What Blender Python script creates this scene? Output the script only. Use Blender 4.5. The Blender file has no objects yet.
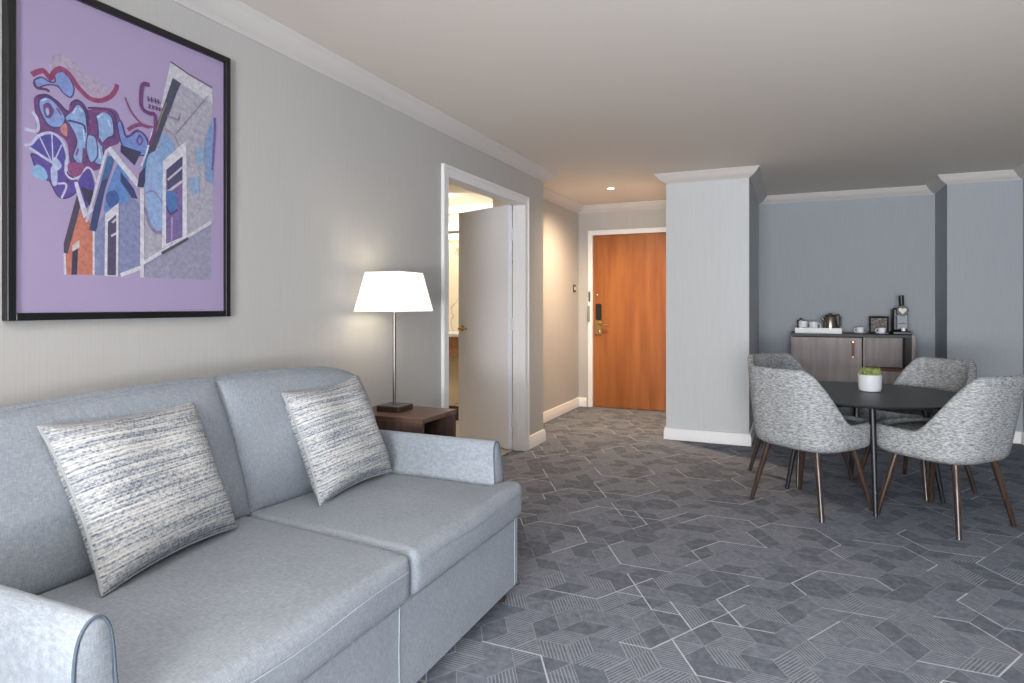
import bpy, math, random
from mathutils import Vector
random.seed(7)
C = bpy.context.scene.collection
SC = bpy.context.scene
PI = math.pi

# ---------------------------------------------------------------- camera, world, daylight, exposure
cam = bpy.data.cameras.new('camera'); camo = bpy.data.objects.new('camera', cam); C.objects.link(camo)
camo.location = (0, 0, 1.21); camo.rotation_euler = (PI/2, 0, math.radians(23.95))
cam.sensor_width = 36; cam.lens = 637/1024*36; cam.shift_y = -(341.5-305)/1024
cam.clip_start = 0.02
SC.camera = camo
SC.view_settings.view_transform = 'Standard'; SC.view_settings.look = 'None'
SC.view_settings.gamma = 1; SC.view_settings.use_curve_mapping = False
SC.view_settings.exposure = 0.25
w = bpy.data.worlds.new('world'); SC.world = w; w.use_nodes = True
w.node_tree.nodes['Background'].inputs[0].default_value = (.62, .78, 1, 1)
w.node_tree.nodes['Background'].inputs[1].default_value = 1.0

def light(name, kind, loc, energy, color, rot=(0, 0, 0), **kw):
    l = bpy.data.lights.new(name, kind); l.energy = energy; l.color = color
    for k, v in kw.items(): setattr(l, k, v)
    o = bpy.data.objects.new(name, l); o.location = loc; o.rotation_euler = rot; C.objects.link(o); return o
# daylight entering through the two windows behind the camera
light('daylight_wide_window', 'AREA', (-.2, -3.38, 1.3), 300, (.88, .94, 1), (PI/2, 0, 0), shape='RECTANGLE', size=2.9, size_y=1.75)
# upward fill light added at the window to brighten the ceiling
light('ceiling_fill_window', 'AREA', (-.2, -3.34, .75), 330, (1, .95, .90), (PI/2+.75, 0, 0), shape='RECTANGLE', size=2.9, size_y=.6)
# warm recessed ceiling lamp in the entrance passage
light('passage_lamp', 'SPOT', (-1.69, 6.25, 2.36), 175, (1, .72, .47), (0, 0, 0), spot_size=2.75, spot_blend=1, shadow_soft_size=.04)
# bathroom ceiling lamp
light('bathroom_lamp', 'AREA', (-3.3, 5.35, 2.24), 20, (1, .93, .83), (.75, 0, 0), size=.4)

# unseen spots added behind and above the camera as fill for the sofa
for x, y in ((-.9, .2), (.8, .15), (-.75, -1.8), (.8, -1.8)):
    light('added_fill_spot', 'SPOT', (x, y, 2.36), 60, (1, .93, .85), (0, 0, 0), spot_size=2.7, spot_blend=.8, shadow_soft_size=.12)

# ---------------------------------------------------------------- materials
def lin(h):
    c = [int(h[i:i+2], 16)/255 for i in (0, 2, 4)]
    return tuple((v/12.92 if v <= .04045 else ((v+.055)/1.055)**2.4) for v in c)+(1,)
def mat(name, hexc, rough=.5, metal=0, spec=.5, coat=0, emit=None, estr=0):
    m = bpy.data.materials.new(name); m.use_nodes = True
    b = m.node_tree.nodes['Principled BSDF']
    b.inputs['Base Color'].default_value = lin(hexc); b.inputs['Roughness'].default_value = rough
    b.inputs['Metallic'].default_value = metal; b.inputs['Specular IOR Level'].default_value = spec
    b.inputs['Coat Weight'].default_value = coat
    if emit: b.inputs['Emission Color'].default_value = lin(emit); b.inputs['Emission Strength'].default_value = estr
    return m
def nd(m, t, **kw):
    n = m.node_tree.nodes.new(t)
    for k, v in kw.items():
        if k in n.inputs: n.inputs[k].default_value = v
        else: setattr(n, k, v)
    return n
def lk(m, a, b): m.node_tree.links.new(a, b)
def coords(m, scale, kind='Object'):
    t = nd(m, 'ShaderNodeTexCoord'); mp = nd(m, 'ShaderNodeMapping'); mp.inputs['Scale'].default_value = scale
    lk(m, t.outputs[kind], mp.inputs['Vector']); return mp.outputs[0]
def ramp(m, src, stops):
    r = nd(m, 'ShaderNodeValToRGB'); cr = r.color_ramp
    while len(cr.elements) < len(stops): cr.elements.new(.5)
    for e, (p, c) in zip(cr.elements, stops): e.position = p; e.color = lin(c)
    lk(m, src, r.inputs[0]); return r.outputs[0]
def noise(m, vec, scale=1, detail=2, rough=.5):
    n = nd(m, 'ShaderNodeTexNoise'); n.inputs['Scale'].default_value = scale
    n.inputs['Detail'].default_value = detail; n.inputs['Roughness'].default_value = rough
    lk(m, vec, n.inputs['Vector']); return n.outputs[0]
def mixc(m, f, a, b, mode='MIX'):
    n = nd(m, 'ShaderNodeMix', data_type='RGBA', blend_type=mode)
    if isinstance(f, float): n.inputs[0].default_value = f
    else: lk(m, f, n.inputs[0])
    lk(m, a, n.inputs[6]); lk(m, b, n.inputs[7]); return n.outputs[2]
def base(m, col): lk(m, col, m.node_tree.nodes['Principled BSDF'].inputs['Base Color'])
def bump(m, h, strength, dist):
    b = nd(m, 'ShaderNodeBump'); b.inputs['Strength'].default_value = strength; b.inputs['Distance'].default_value = dist
    lk(m, h, b.inputs['Height']); lk(m, b.outputs[0], m.node_tree.nodes['Principled BSDF'].inputs['Normal'])

def wallpaper(name, c0, c1):
    m = mat(name, c0, .75, spec=.25)
    n = noise(m, coords(m, (220, 220, 3.5)), 1, 3, .6)
    base(m, ramp(m, n, [(.3, c0), (.7, c1)])); bump(m, n, .06, .0015); return m
M_wall = wallpaper('wall_covering', 'B4B2B0', 'BAB9B7')
M_wallcol = wallpaper('pale_grey_wall_covering', 'C2C5C8', 'C9CCCF')
M_wallgrey = wallpaper('grey_wall_covering', '9DA3AA', 'A6ACB3')
M_ceil = mat('ceiling_paint', 'E2DBD3', .9, spec=.1)
M_white = mat('white_trim_paint', 'E6E6E8', .45)
M_crown = mat('crown_paint', 'CFCBC9', .7, spec=.2)
M_doorwhite = mat('white_door_paint', 'EEF0F6', .45)

def wood(name, c0, c1, c2, scale, rough=.4, coat=.0, spec=.4):
    m = mat(name, c1, rough, coat=coat, spec=spec)
    v = coords(m, scale); n = noise(m, v, 1, 5, .62)
    base(m, ramp(m, n, [(.3, c0), (.5, c1), (.7, c2)])); return m
M_cherry = wood('cherry_veneer', '84491F', '935727', 'A36533', (9, 9, .9), .42)
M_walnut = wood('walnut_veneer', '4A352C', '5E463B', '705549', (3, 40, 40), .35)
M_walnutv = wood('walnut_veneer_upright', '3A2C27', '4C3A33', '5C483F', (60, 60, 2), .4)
M_leg = wood('dark_walnut_leg', '2A1F1A', '382A22', '4A382D', (50, 50, 4), .3, .5)
M_greywood = wood('grey_oak_veneer', '8A7F7F', '978C8C', 'A59B9A', (26, 26, 1.6), .5)
M_oak = wood('light_oak_veneer', 'A57B58', 'B58A66', 'C49A76', (8, 8, 60), .45)
M_black = mat('black_satin', '17181B', .35)
M_tabletop = mat('black_table_laminate', '1C1C1F', .42)
M_tableleg = mat('black_table_leg', '14161C', .42)
M_cardframe = mat('card_frame_black', '0E0E10', .6, spec=.2)
M_worktop = mat('black_stone_worktop', '1E2429', .5)
M_chrome = mat('brushed_chrome', 'A9A9A9', .22, 1)
M_nickel = mat('brushed_nickel', '7C7672', .3, 1)
M_brass = mat('aged_brass', 'B59A66', .3, 1)
M_darkmetal = mat('dark_steel', '5B5652', .25, 1)
M_steelkettle = mat('kettle_steel', 'A3988C', .25, 1)
M_china = mat('white_china', 'E9ECEF', .25, coat=.5)
M_tray = mat('white_tray', 'DCDDDC', .4)
M_leather = mat('brown_leather', '6E3E28', .5)
M_nichedark = mat('dark_niche_lining', '241F22', .6)  # near-black finish of the niche side and plinth
M_frame = mat('black_picture_frame', '101114', .35)
M_pot = mat('white_ceramic_pot', 'C9CED3', .5)
M_soil = mat('dark_soil', '2C241C', .9)
M_cream = mat('cream_disc', 'D9D2C2', .4)
M_silver = mat('silver_plastic', '80868E', .5, .3)
M_marble = mat('cream_marble', 'D8C4A2', .2)
n_ = noise(M_marble, coords(M_marble, (1.2, 1.2, 1.2)), 1.1, 4, .5)
base(M_marble, ramp(M_marble, n_, [(.3, 'E4D7BE'), (.494, 'E0D2B8'), (.5, 'A3967E'), (.508, 'E0D2B8'), (.8, 'E8DCC6')]))
M_tile = mat('pale_floor_tile', 'D8C8B4', .3)
M_bulb = mat('lit_lamp_glass', 'FFFFFF', .5, emit='FFF1DC', estr=14)
M_mirrorlight = mat('lit_mirror_lamp', 'FFFFFF', .5, emit='FFF0D6', estr=2.2)
M_lampseat = mat('lamp_holder', 'D8D4CC', .4)
M_clear = mat('clear_glass', 'EFF2F2', .05); M_clear.node_tree.nodes['Principled BSDF'].inputs['Transmission Weight'].default_value = .8

def upholstery(name, c0, c1, c2):
    m = mat(name, c1, .9, spec=.15)
    b = m.node_tree.nodes['Principled BSDF']; b.inputs['Sheen Weight'].default_value = .08; b.inputs['Sheen Roughness'].default_value = .5
    a = noise(m, coords(m, (420, 60, 420)), 1, 3, .65); c = noise(m, coords(m, (60, 420, 60)), 1, 3, .65)
    d = noise(m, coords(m, (5, 5, 5)), 1, 3, .5)
    s = nd(m, 'ShaderNodeMath', operation='ADD'); lk(m, a, s.inputs[0]); lk(m, c, s.inputs[1])
    s2 = nd(m, 'ShaderNodeMath', operation='MULTIPLY_ADD'); lk(m, s.outputs[0], s2.inputs[0]); s2.inputs[1].default_value = .80; dd = nd(m, 'ShaderNodeMath', operation='MULTIPLY'); lk(m, d, dd.inputs[0]); dd.inputs[1].default_value = .25; lk(m, dd.outputs[0], s2.inputs[2])
    s3 = nd(m, 'ShaderNodeMath', operation='MULTIPLY'); lk(m, s2.outputs[0], s3.inputs[0]); s3.inputs[1].default_value = .54
    base(m, ramp(m, s3.outputs[0], [(.36, c0), (.5, c1), (.64, c2)])); bump(m, s.outputs[0], .25, .0012); return m
M_sofa = upholstery('blue_grey_weave', '767E88', '899099', '9DA4AC')
M_pipe = mat('sofa_piping', '525D69', .85, spec=.15)
M_seam = mat('sofa_seam_thread', 'A6AFBA', .85, spec=.15)

def boucle(name):
    m = mat(name, '9A9DA0', .92, spec=.12)
    a = noise(m, coords(m, (45, 45, 210)), 1, 4, .75)
    base(m, ramp(m, a, [(.32, '4E5257'), (.45, '838689'), (.55, 'A4A6A8'), (.68, 'C6C5C2')])); bump(m, a, .5, .003); return m
M_boucle = boucle('grey_fleck_boucle')

def pillow_mat():
    m = mat('striped_woven_fabric', 'C9C9C6', .92, spec=.1)
    t = nd(m, 'ShaderNodeTexCoord'); uv = t.outputs['UV']
    def mp(s):
        q = nd(m, 'ShaderNodeMapping'); q.inputs['Scale'].default_value = s; lk(m, uv, q.inputs['Vector']); return q.outputs[0]
    rows = noise(m, mp((1.2, 62, 1)), 1, 1, .5)
    br = nd(m, 'ShaderNodeTexBrick'); lk(m, mp((1, 1, 1)), br.inputs['Vector'])
    br.inputs['Color1'].default_value = (0, 0, 0, 1); br.inputs['Color2'].default_value = (1, 1, 1, 1); br.inputs['Mortar'].default_value = (1, 1, 1, 1)
    br.inputs['Scale'].default_value = 1; br.inputs['Brick Width'].default_value = .022; br.inputs['Row Height'].default_value = .0165
    br.inputs['Mortar Size'].default_value = .0035; br.inputs['Mortar Smooth'].default_value = .4
    dash = noise(m, mp((40, 60, 1)), 1, 2, .6)
    big = noise(m, mp((1.5, 9, 1)), 1, 2, .6)
    a = nd(m, 'ShaderNodeMath', operation='MULTIPLY_ADD'); lk(m, br.outputs[0], a.inputs[0]); a.inputs[1].default_value = .22; lk(m, rows, a.inputs[2])
    b = nd(m, 'ShaderNodeMath', operation='MULTIPLY_ADD'); lk(m, dash, b.inputs[0]); b.inputs[1].default_value = .75; lk(m, a.outputs[0], b.inputs[2])
    c = nd(m, 'ShaderNodeMath', operation='MULTIPLY_ADD'); lk(m, big, c.inputs[0]); c.inputs[1].default_value = .28; lk(m, b.outputs[0], c.inputs[2])
    d = nd(m, 'ShaderNodeMath', operation='MULTIPLY'); lk(m, c.outputs[0], d.inputs[0]); d.inputs[1].default_value = .5
    base(m, ramp(m, d.outputs[0], [(.44, '5A626C'), (.53, '848A93'), (.60, 'A9ABAE'), (.71, 'CBC9C5')])); bump(m, d.outputs[0], .5, .003)
    return m
M_pillow = pillow_mat(); M_pilseam = mat('pillow_edge_thread', '9EA1A4', .9, spec=.1)

def carpet(name, c0, c1, stripe=None):
    m = mat(name, c0, .95, spec=.08)
    n = noise(m, coords(m, (28, 28, 28)), 1, 4, .75); f = noise(m, coords(m, (500, 500, 500)), 1, 1, .5)
    col = ramp(m, n, [(.32, c0), (.68, c1)])
    if stripe:
        t = nd(m, 'ShaderNodeTexCoord'); sp = nd(m, 'ShaderNodeSeparateXYZ'); lk(m, t.outputs['UV'], sp.inputs[0])
        s = nd(m, 'ShaderNodeMath', operation='SINE'); q = nd(m, 'ShaderNodeMath', operation='MULTIPLY'); lk(m, sp.outputs[0], q.inputs[0]); q.inputs[1].default_value = 2*PI*8
        lk(m, q.outputs[0], s.inputs[0])
        r = ramp(m, s.outputs[0], [(.25, '000000'), (.6, 'FFFFFF')])
        st = nd(m, 'ShaderNodeRGB'); st.outputs[0].default_value = lin(stripe)
        sc = nd(m, 'ShaderNodeMath', operation='MULTIPLY'); lk(m, r, sc.inputs[0]); sc.inputs[1].default_value = .62
        col = mixc(m, sc.outputs[0], col, st.outputs[0])
    base(m, col); bump(m, f, .35, .002); return m
M_c = [carpet('carpet_dark', '565B65', '767B86'), carpet('carpet_mid', '636873', '848994'),
       carpet('carpet_striped', '5D626C', '7A7F8A', 'A0A5AF'),
       carpet('carpet_fine_line', '858890', '989BA3'), carpet('carpet_bright_line', 'B4B7BF', 'CACDD4')]

# ---------------------------------------------------------------- mesh helpers
def wloc(p):
    v = Vector((0, 0, 0))
    while p: v += p.location; p = p.parent
    return v
class MB:
    def __init__(s): s.v = []; s.f = []; s.m = []; s.uv = []
    def face(s, idx, mi=0, uv=None): s.f.append(idx); s.m.append(mi); s.uv.append(uv)
    def box(s, x0, x1, y0, y1, z0, z1, mi=0, bev=0.0):
        b = min(bev, (x1-x0)/2.01, (y1-y0)/2.01, (z1-z0)/2.01)
        if b <= 0:
            n = len(s.v); s.v += [(x, y, z) for z in (z0, z1) for y in (y0, y1) for x in (x0, x1)]
            for q in ((0, 2, 3, 1), (4, 5, 7, 6), (0, 1, 5, 4), (2, 6, 7, 3), (0, 4, 6, 2), (1, 3, 7, 5)): s.face([n+i for i in q], mi)
            return s
        # chamfered box: 24 vertices
        n = len(s.v); idx = {}
        X = (x0, x1); Y = (y0, y1); Z = (z0, z1)
        for i in (0, 1):
            for j in (0, 1):
                for k in (0, 1):
                    si, sj, sk = (1-2*i)*b, (1-2*j)*b, (1-2*k)*b
                    for a in range(3):
                        idx[i, j, k, a] = len(s.v)
                        s.v.append((X[i]+(0 if a == 0 else si), Y[j]+(0 if a == 1 else sj), Z[k]+(0 if a == 2 else sk)))
        def F(l): s.face([idx[q] for q in l], mi)
        for i in (0, 1):
            l = [(i, 0, 0, 0), (i, 1, 0, 0), (i, 1, 1, 0), (i, 0, 1, 0)]; F(l if i else l[::-1])
            l = [(0, i, 0, 1), (0, i, 1, 1), (1, i, 1, 1), (1, i, 0, 1)]; F(l if i else l[::-1])
            l = [(0, 0, i, 2), (1, 0, i, 2), (1, 1, i, 2), (0, 1, i, 2)]; F(l if i else l[::-1])
        for i in (0, 1):
            for j in (0, 1):
                F([(i, j, 0, 0), (i, j, 1, 0), (i, j, 1, 1), (i, j, 0, 1)]); F([(i, 0, j, 0), (i, 1, j, 0), (i, 1, j, 2), (i, 0, j, 2)])
                F([(0, i, j, 1), (1, i, j, 1), (1, i, j, 2), (0, i, j, 2)])
                for k in (0, 1): F([(i, j, k, 0), (i, j, k, 1), (i, j, k, 2)])
        return s
    def rings(s, R, cap=True, closed=True, mi=0):
        n = len(s.v); k = len(R[0])
        for r in R: s.v += [tuple(p) for p in r]
        for i in range(len(R)-1):
            for j in range(k if closed else k-1):
                a = n+i*k+j; b = n+i*k+(j+1) % k; s.face([a, b, b+k, a+k], mi)
        if cap: s.face([n+j for j in range(k)][::-1], mi); s.face([n+(len(R)-1)*k+j for j in range(k)], mi)
        return s
    def lathe(s, prof, c=(0, 0, 0), n=32, mi=0, cap=True):
        return s.rings([[(c[0]+r*math.cos(2*PI*j/n), c[1]+r*math.sin(2*PI*j/n), c[2]+z) for j in range(n)] for r, z in prof], cap, True, mi)
    def tube(s, pts, r, n=10, mi=0, closed=False):
        P = [Vector(p) for p in pts]; R = []; k = len(P)
        rr = r if isinstance(r, (list, tuple)) else [r]*k; nrm = None
        for i in range(k):
            t = (P[(i+1) % k]-P[i-1]) if closed else (P[min(i+1, k-1)]-P[max(i-1, 0)])
            t.normalize()
            if nrm is None: nrm = t.orthogonal().normalized()
            else: nrm = (nrm-t*nrm.dot(t)).normalized()
            b = t.cross(nrm)
            R.append([P[i]+(nrm*math.cos(2*PI*j/n)+b*math.sin(2*PI*j/n))*rr[i] for j in range(n)])
        if closed: R.append(R[0])
        return s.rings(R, not closed, True, mi)
    def prism(s, pts, axis, a, b, mi=0):
        # outline given in the two other axes, extruded from a to b
        def P(p, t):
            q = list(p); q.insert(axis, t); return q
        return s.rings([[P(p, a) for p in pts], [P(p, b) for p in pts]], True, True, mi)
    def build(s, name, mats, parent=None, smooth=0, fix=True):
        me = bpy.data.meshes.new(name)
        off = wloc(parent)
        me.from_pydata([tuple(Vector(v)-off) for v in s.v], [], s.f)
        if not isinstance(mats, (list, tuple)): mats = [mats]
        for m in mats: me.materials.append(m)
        for p, mi in zip(me.polygons, s.m): p.material_index = mi
        if any(s.uv):
            ul = me.uv_layers.new(name='UVMap')
            for p, uv in zip(me.polygons, s.uv):
                if uv:
                    for li, q in zip(p.loop_indices, uv): ul.data[li].uv = q
        if fix:
            import bmesh
            bm = bmesh.new(); bm.from_mesh(me); bmesh.ops.remove_doubles(bm, verts=bm.verts, dist=1e-6)
            bmesh.ops.recalc_face_normals(bm, faces=bm.faces); bm.to_mesh(me); bm.free()
        if smooth:
            for p in me.polygons: p.use_smooth = True
            me.set_sharp_from_angle(angle=math.radians(smooth))
        o = bpy.data.objects.new(name, me); C.objects.link(o)
        if parent: o.parent = parent
        return o
def tag(o, label, cat, group=None):
    o['label'] = label; o['category'] = cat
    if group: o['group'] = group
    return o
def thing(name, label, cat, loc=(0, 0, 0), group=None):
    o = bpy.data.objects.new(name, None); o.empty_display_size = .1; o.location = loc; C.objects.link(o); return tag(o, label, cat, group)
def struct(o): o['kind'] = 'structure'; return o
def bx(name, m, parent, x0, x1, y0, y1, z0, z1, bev=.002): return MB().box(x0, x1, y0, y1, z0, z1, 0, bev).build(name, m, parent)
def sstep(a, b, x): t = max(0, min(1, (x-a)/(b-a))); return t*t*(3-2*t)
def catmull(P, n=5, closed=True):
    out = []; k = len(P)
    for i in range(k if closed else k-1):
        g = (lambda j: P[j % k]) if closed else (lambda j: P[max(0, min(k-1, j))])
        a, b, c, d = g(i-1), g(i), g(i+1), g(i+2)
        for q in range(n):
            t = q/n
            out.append(tuple(.5*(2*b[e]+(c[e]-a[e])*t+(2*a[e]-5*b[e]+4*c[e]-d[e])*t*t+(3*b[e]-a[e]-3*c[e]+d[e])*t**3) for e in range(len(a))))
    if not closed: out.append(tuple(P[-1]))
    return out
def sweep(path, prof, closed=False):
    """profile (distance into the room, z) carried along a wall line, room on the right-hand side, mitred corners"""
    k = len(path); R = []
    for i in range(k):
        def nr(a, b):
            d = Vector((b[0]-a[0], b[1]-a[1])); d.normalize(); return Vector((d.y, -d.x))
        if closed or 0 < i < k-1:
            n1 = nr(path[i-1], path[i]); n2 = nr(path[i], path[(i+1) % k]); m = (n1+n2)/(1+n1.dot(n2))
        else: m = nr(path[0], path[1]) if i == 0 else nr(path[-2], path[-1])
        R.append([(path[i][0]+m.x*d, path[i][1]+m.y*d, z) for d, z in prof])
    if closed: R.append(R[0])
    return MB().rings(R, not closed, True)

# ---------------------------------------------------------------- room shell
H = 2.385; YW = -3.2
# carpet: rhombus lattice, striped and plain lozenges, fine and bright outlines
def floor():
    mb = MB(); L = .1125; ox, oy = -1.082, 2.341
    mb.box(-2.6, 2.0, YW-.1, 7.6, -.06, -.0012, 0)
    a = Vector((1, 0)); b = Vector((.5, math.sqrt(3)/2)); c = b-a
    def P(i, j): p = (a*i+b*j)*L; return Vector((ox+p.x, oy+p.y))
    edges = set()
    inr = lambda p: -2.37 < p.x < 1.93 and YW < p.y < 7.5
    def quad(p, q, wd, z, mi):
        key = (mi, round((p.x+q.x)*50), round((p.y+q.y)*50))
        if key in edges: return
        edges.add(key)
        d = q-p; n = Vector((-d.y, d.x)).normalized()*wd/2; e = d.normalized()*wd*.3
        k = len(mb.v); mb.v += [(*(p-n-e), z), (*(q-n+e), z), (*(q+n+e), z), (*(p+n-e), z)]; mb.face([k, k+1, k+2, k+3], mi, ((0, 0), (1, 0), (1, 1), (0, 1)))
    def rh(p0, u, v):
        ps = [p0, p0+u*L, p0+u*L+v*L, p0+v*L]
        if not all(inr(p) for p in ps): return
        k = len(mb.v); mb.v += [(p.x, p.y, 0) for p in ps]
        r = random.random(); mi = 0 if r < .36 else 1 if r < .62 else 2
        uv = ((0, 0), (1, 0), (1, 1), (0, 1)) if random.random() < .5 else ((0, 0), (0, 1), (1, 1), (1, 0))
        mb.face([k, k+1, k+2, k+3], mi, uv)
    for j in range(-66, 60):
        for i in range(-70, 70):
            # hexagon centres where (i-j)%3==0
            if (i-j) % 3: continue
            p = P(i, j)
            if not (-2.6 < p.x < 2.1 and YW-.2 < p.y < 7.7): continue
            D = [a, b, c, -a, -b, -c]
            o = random.choice((0, 1))
            for k in (0, 2, 4):
                u = D[(k+o) % 6]; v = D[(k+2+o) % 6]
                rh(p, u, v)
                if random.random() < .8 and inr(p) and inr(p+u*L): quad(p, p+u*L, .0030, .0006, 3)
            for k in range(6):
                q0 = p+D[k]*L; q1 = p+D[(k+1) % 6]*L
                if k < 3 and random.random() < .75 and inr(q0) and inr(q1): quad(q0, q1, .0030, .0006, 3)
    # open, broken outlines of two-step hexagons
    for j in range(-16, 14):
        for i in range(-14, 18):
            p = P(i*4+(j % 2)*2-2*j+random.choice((-1, 0, 0, 1)), j*4+random.choice((-1, 0, 0, 1)))
            if random.random() < .22: continue
            D = [a, b, c, -a, -b, -c]; V = [p+D[k]*L*2 for k in range(6)]
            seg = []
            for k in range(6): mid = (V[k]+V[(k+1) % 6])/2; seg += [(V[k], mid), (mid, V[(k+1) % 6])]
            s0 = random.randrange(12); n = random.choice((4, 5, 6, 7))
            for q in range(n):
                A, B = seg[(s0+q) % 12]
                if inr(A) and inr(B): quad(A, B, .0056, .0012, 4)
            s1 = s0+n+1; 
            for q in range(random.choice((0, 0, 2))):
                A, B = seg[(s1+q) % 12]
                if inr(A) and inr(B): quad(A, B, .0042, .0012, 4)
    return struct(mb.build('floor', M_c, fix=False))
floor()
struct(MB().box(-2.6, 2.0, YW-.1, 7.6, H, H+.08).build('ceiling', M_ceil))
def wall(name, m, *boxes):
    mb = MB()
    for b in boxes: mb.box(*b)
    return struct(mb.build(name, m, fix=False))
T = .1
wall('wall_left', M_wall, (-2.15, -2.05, YW, 3.57, 0, H), (-2.15, -2.05, 4.87, 5.3, 0, H), (-2.15, -2.05, 3.57, 4.87, 2.05, H), (-2.37, -2.15, 5.2, 5.3, 0, H))
wall('wall_passage', M_wall, (-2.47, -2.37, 5.2, 7.3, 0, H))
wall('wall_entry', M_wall, (-2.47, -2.2, 7.3, 7.4, 0, H), (-1.26, -1.065, 7.3, 7.4, 0, H), (-2.2, -1.26, 7.3, 7.4, 2.043, H))
wall('wall_column', M_wallcol, (-1.065, -.36, 5.83, 7.55, 0, H))
wall('wall_alcove', M_wallgrey, (-.36, 1.265, 7.45, 7.55, 0, H))
wall('wall_right_return', M_wallgrey, (1.265, 1.92, 6.9, 7.55, 0, H))
wall('wall_right', M_wallgrey, (1.82, 1.92, YW, 6.9, 0, H))
wall('wall_window_side', M_wall, (-2.15, -1.65, YW-.1, YW, 0, H), (1.25, 1.92, YW-.1, YW, 0, H), (-1.65, 1.25, YW-.1, YW, 0, .42), (-1.65, 1.25, YW-.1, YW, 2.18, H))
wall('wall_added_blocker', M_wall, (-2.05, -.95, -1.0, -.9, 0, H))  # unseen partition added to shade the near sofa arm from the window
wf = MB()
for x in (-1.65, -.2, 1.2): wf.box(x, x+.05, YW-.09, YW-.03, .42, 2.18)
for z in (.42, 2.13): wf.box(-1.65, 1.25, YW-.09, YW-.03, z, z+.05)
struct(wf.build('window_1', M_white, fix=False))
perim = [(-2.05, YW), (-2.05, 5.3), (-2.37, 5.3), (-2.37, 7.3), (-1.065, 7.3), (-1.065, 5.83), (-.36, 5.83), (-.36, 7.45), (1.265, 7.45), (1.265, 6.9), (1.82, 6.9), (1.82, YW)]
crown = [(0, 2.305), (.008, 2.305), (.013, 2.312), (.026, 2.319), (.042, 2.330), (.056, 2.343), (.068, 2.357), (.078, 2.371), (.088, 2.379), (.088, H), (0, H)]
struct(sweep(perim, crown, True).build('trim_1', M_crown, smooth=35))
bb = [(0, 0), (.018, 0), (.018, .078), (.013, .088), (.012, .1), (0, .104)]
for nm, pth in (('baseboard_left', [(-2.05, YW), (-2.05, 3.505)]), ('baseboard_passage', [(-2.05, 4.935), (-2.05, 5.3), (-2.37, 5.3), (-2.37, 7.3), (-2.268, 7.3)]),
                ('baseboard_column', [(-1.195, 7.3), (-1.065, 7.3), (-1.065, 5.83), (-.36, 5.83), (-.36, 7.45), (1.265, 7.45), (1.265, 6.9), (1.82, 6.9), (1.82, YW)])):
    struct(sweep(pth, bb).build(nm, M_white, smooth=30))

# entrance door: architrave, cherry leaf, lock set
def architrave(mb, x0, x1, z1, wd, f):
    """moulded frame round an opening; f maps (across, out, z) to the world"""
    for side in (-1, 1):
        e = x0 if side < 0 else x1
        a, b = (e-wd, e) if side < 0 else (e, e+wd)
        mb.box(*f(a, b, 0, .014, 0, z1+wd)); q = a if side < 0 else b-.022
        mb.box(*f(q, q+.022, .014, .022, 0, z1+wd))
    mb.box(*f(x0, x1, 0, .0135, z1, z1+wd)); mb.box(*f(x0-wd+.022, x1+wd-.022, .0135, .0215, z1+wd-.022, z1+wd-.0005))
mb = MB(); architrave(mb, -2.193, -1.267, 2.036, .055, lambda a, b, c, d, z0, z1: (a, b, 7.3-d, 7.3-c, z0, z1))
mb.box(-2.2, -2.193, 7.3, 7.4, 0, 2.043).box(-1.267, -1.26, 7.3, 7.4, 0, 2.043).box(-2.193, -1.267, 7.3, 7.4, 2.036, 2.043)
struct(mb.build('trim_2', M_white, fix=False))
door = struct(bx('door_1', M_cherry, None, -2.19, -1.27, 7.315, 7.36, .006, 2.032, .001))
struct(wall('wall_corridor_end', M_white, (-2.3, -1.2, 7.42, 7.44, 0, 2.2)))
bx('lock_reader', M_black, door, -2.158, -2.088, 7.285, 7.316, 1.03, 1.225, .012)
pl = bx('lock_plate', M_brass, door, -2.165, -2.082, 7.295, 7.316, .86, 1.035, .006)
mb = MB().lathe([(.022, 0), (.022, .012), (.012, .016), (.012, .05)], (0, 0, 0), 20)
mb.v = [(-2.105+x, 7.296-z, .985+y) for x, y, z in mb.v]; mb.tube([(-2.105, 7.25, .985), (-2.07, 7.247, .985), (-1.99, 7.25, .98)], [.011, .01, .008])
mb.build('door_lever', M_brass, door, 40)
mb = MB().lathe([(.012, 0), (.012, .012), (.006, .014)], n=16); mb.v = [(-2.115+x, 7.296-z, .90+y) for x, y, z in mb.v]; mb.build('lock_cylinder', M_chrome, door, 40)
mb = MB().lathe([(.014, 0), (.014, .006), (.008, .008)], n=16); mb.v = [(-2.15+x, 7.316-z, 1.33+y) for x, y, z in mb.v]; mb.build('spyhole', M_chrome, door, 40)
# door guard on the architrave
g = thing('door_guard', 'small chrome security guard screwed to white frame beside the cherry door', 'door guard', (-2.228, 7.284, 1.04))
mb = MB().box(-2.24, -2.216, 7.270, 7.278, 1.25, 1.37, 0, .003); mb.build('keeper_plate', M_nickel, g)
MB().tube([(-2.236, 7.272, 1.02), (-2.236, 7.25, 1.03), (-2.236, 7.25, 1.19), (-2.22, 7.25, 1.2), (-2.22, 7.25, 1.03), (-2.22, 7.272, 1.02)], .005).build('swing_bar', M_nickel, g, 40)
for z in (1.27, 1.35): MB().tube([(-2.228, 7.272, z), (-2.228, 7.262, z)], .006).build('screw', M_chrome, g, 40)
# light switch on the passage wall
s = thing('light_switch', 'small dark metal light switch on beige passage wall near entrance door', 'switch', (-2.37, 7.14, 1.36))
bx('switch_plate', M_darkmetal, s, -2.37, -2.362, 7.09, 7.18, 1.36, 1.45, .003)
bx('rocker', M_china, s, -2.362, -2.357, 7.12, 7.15, 1.385, 1.425, .002)

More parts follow.
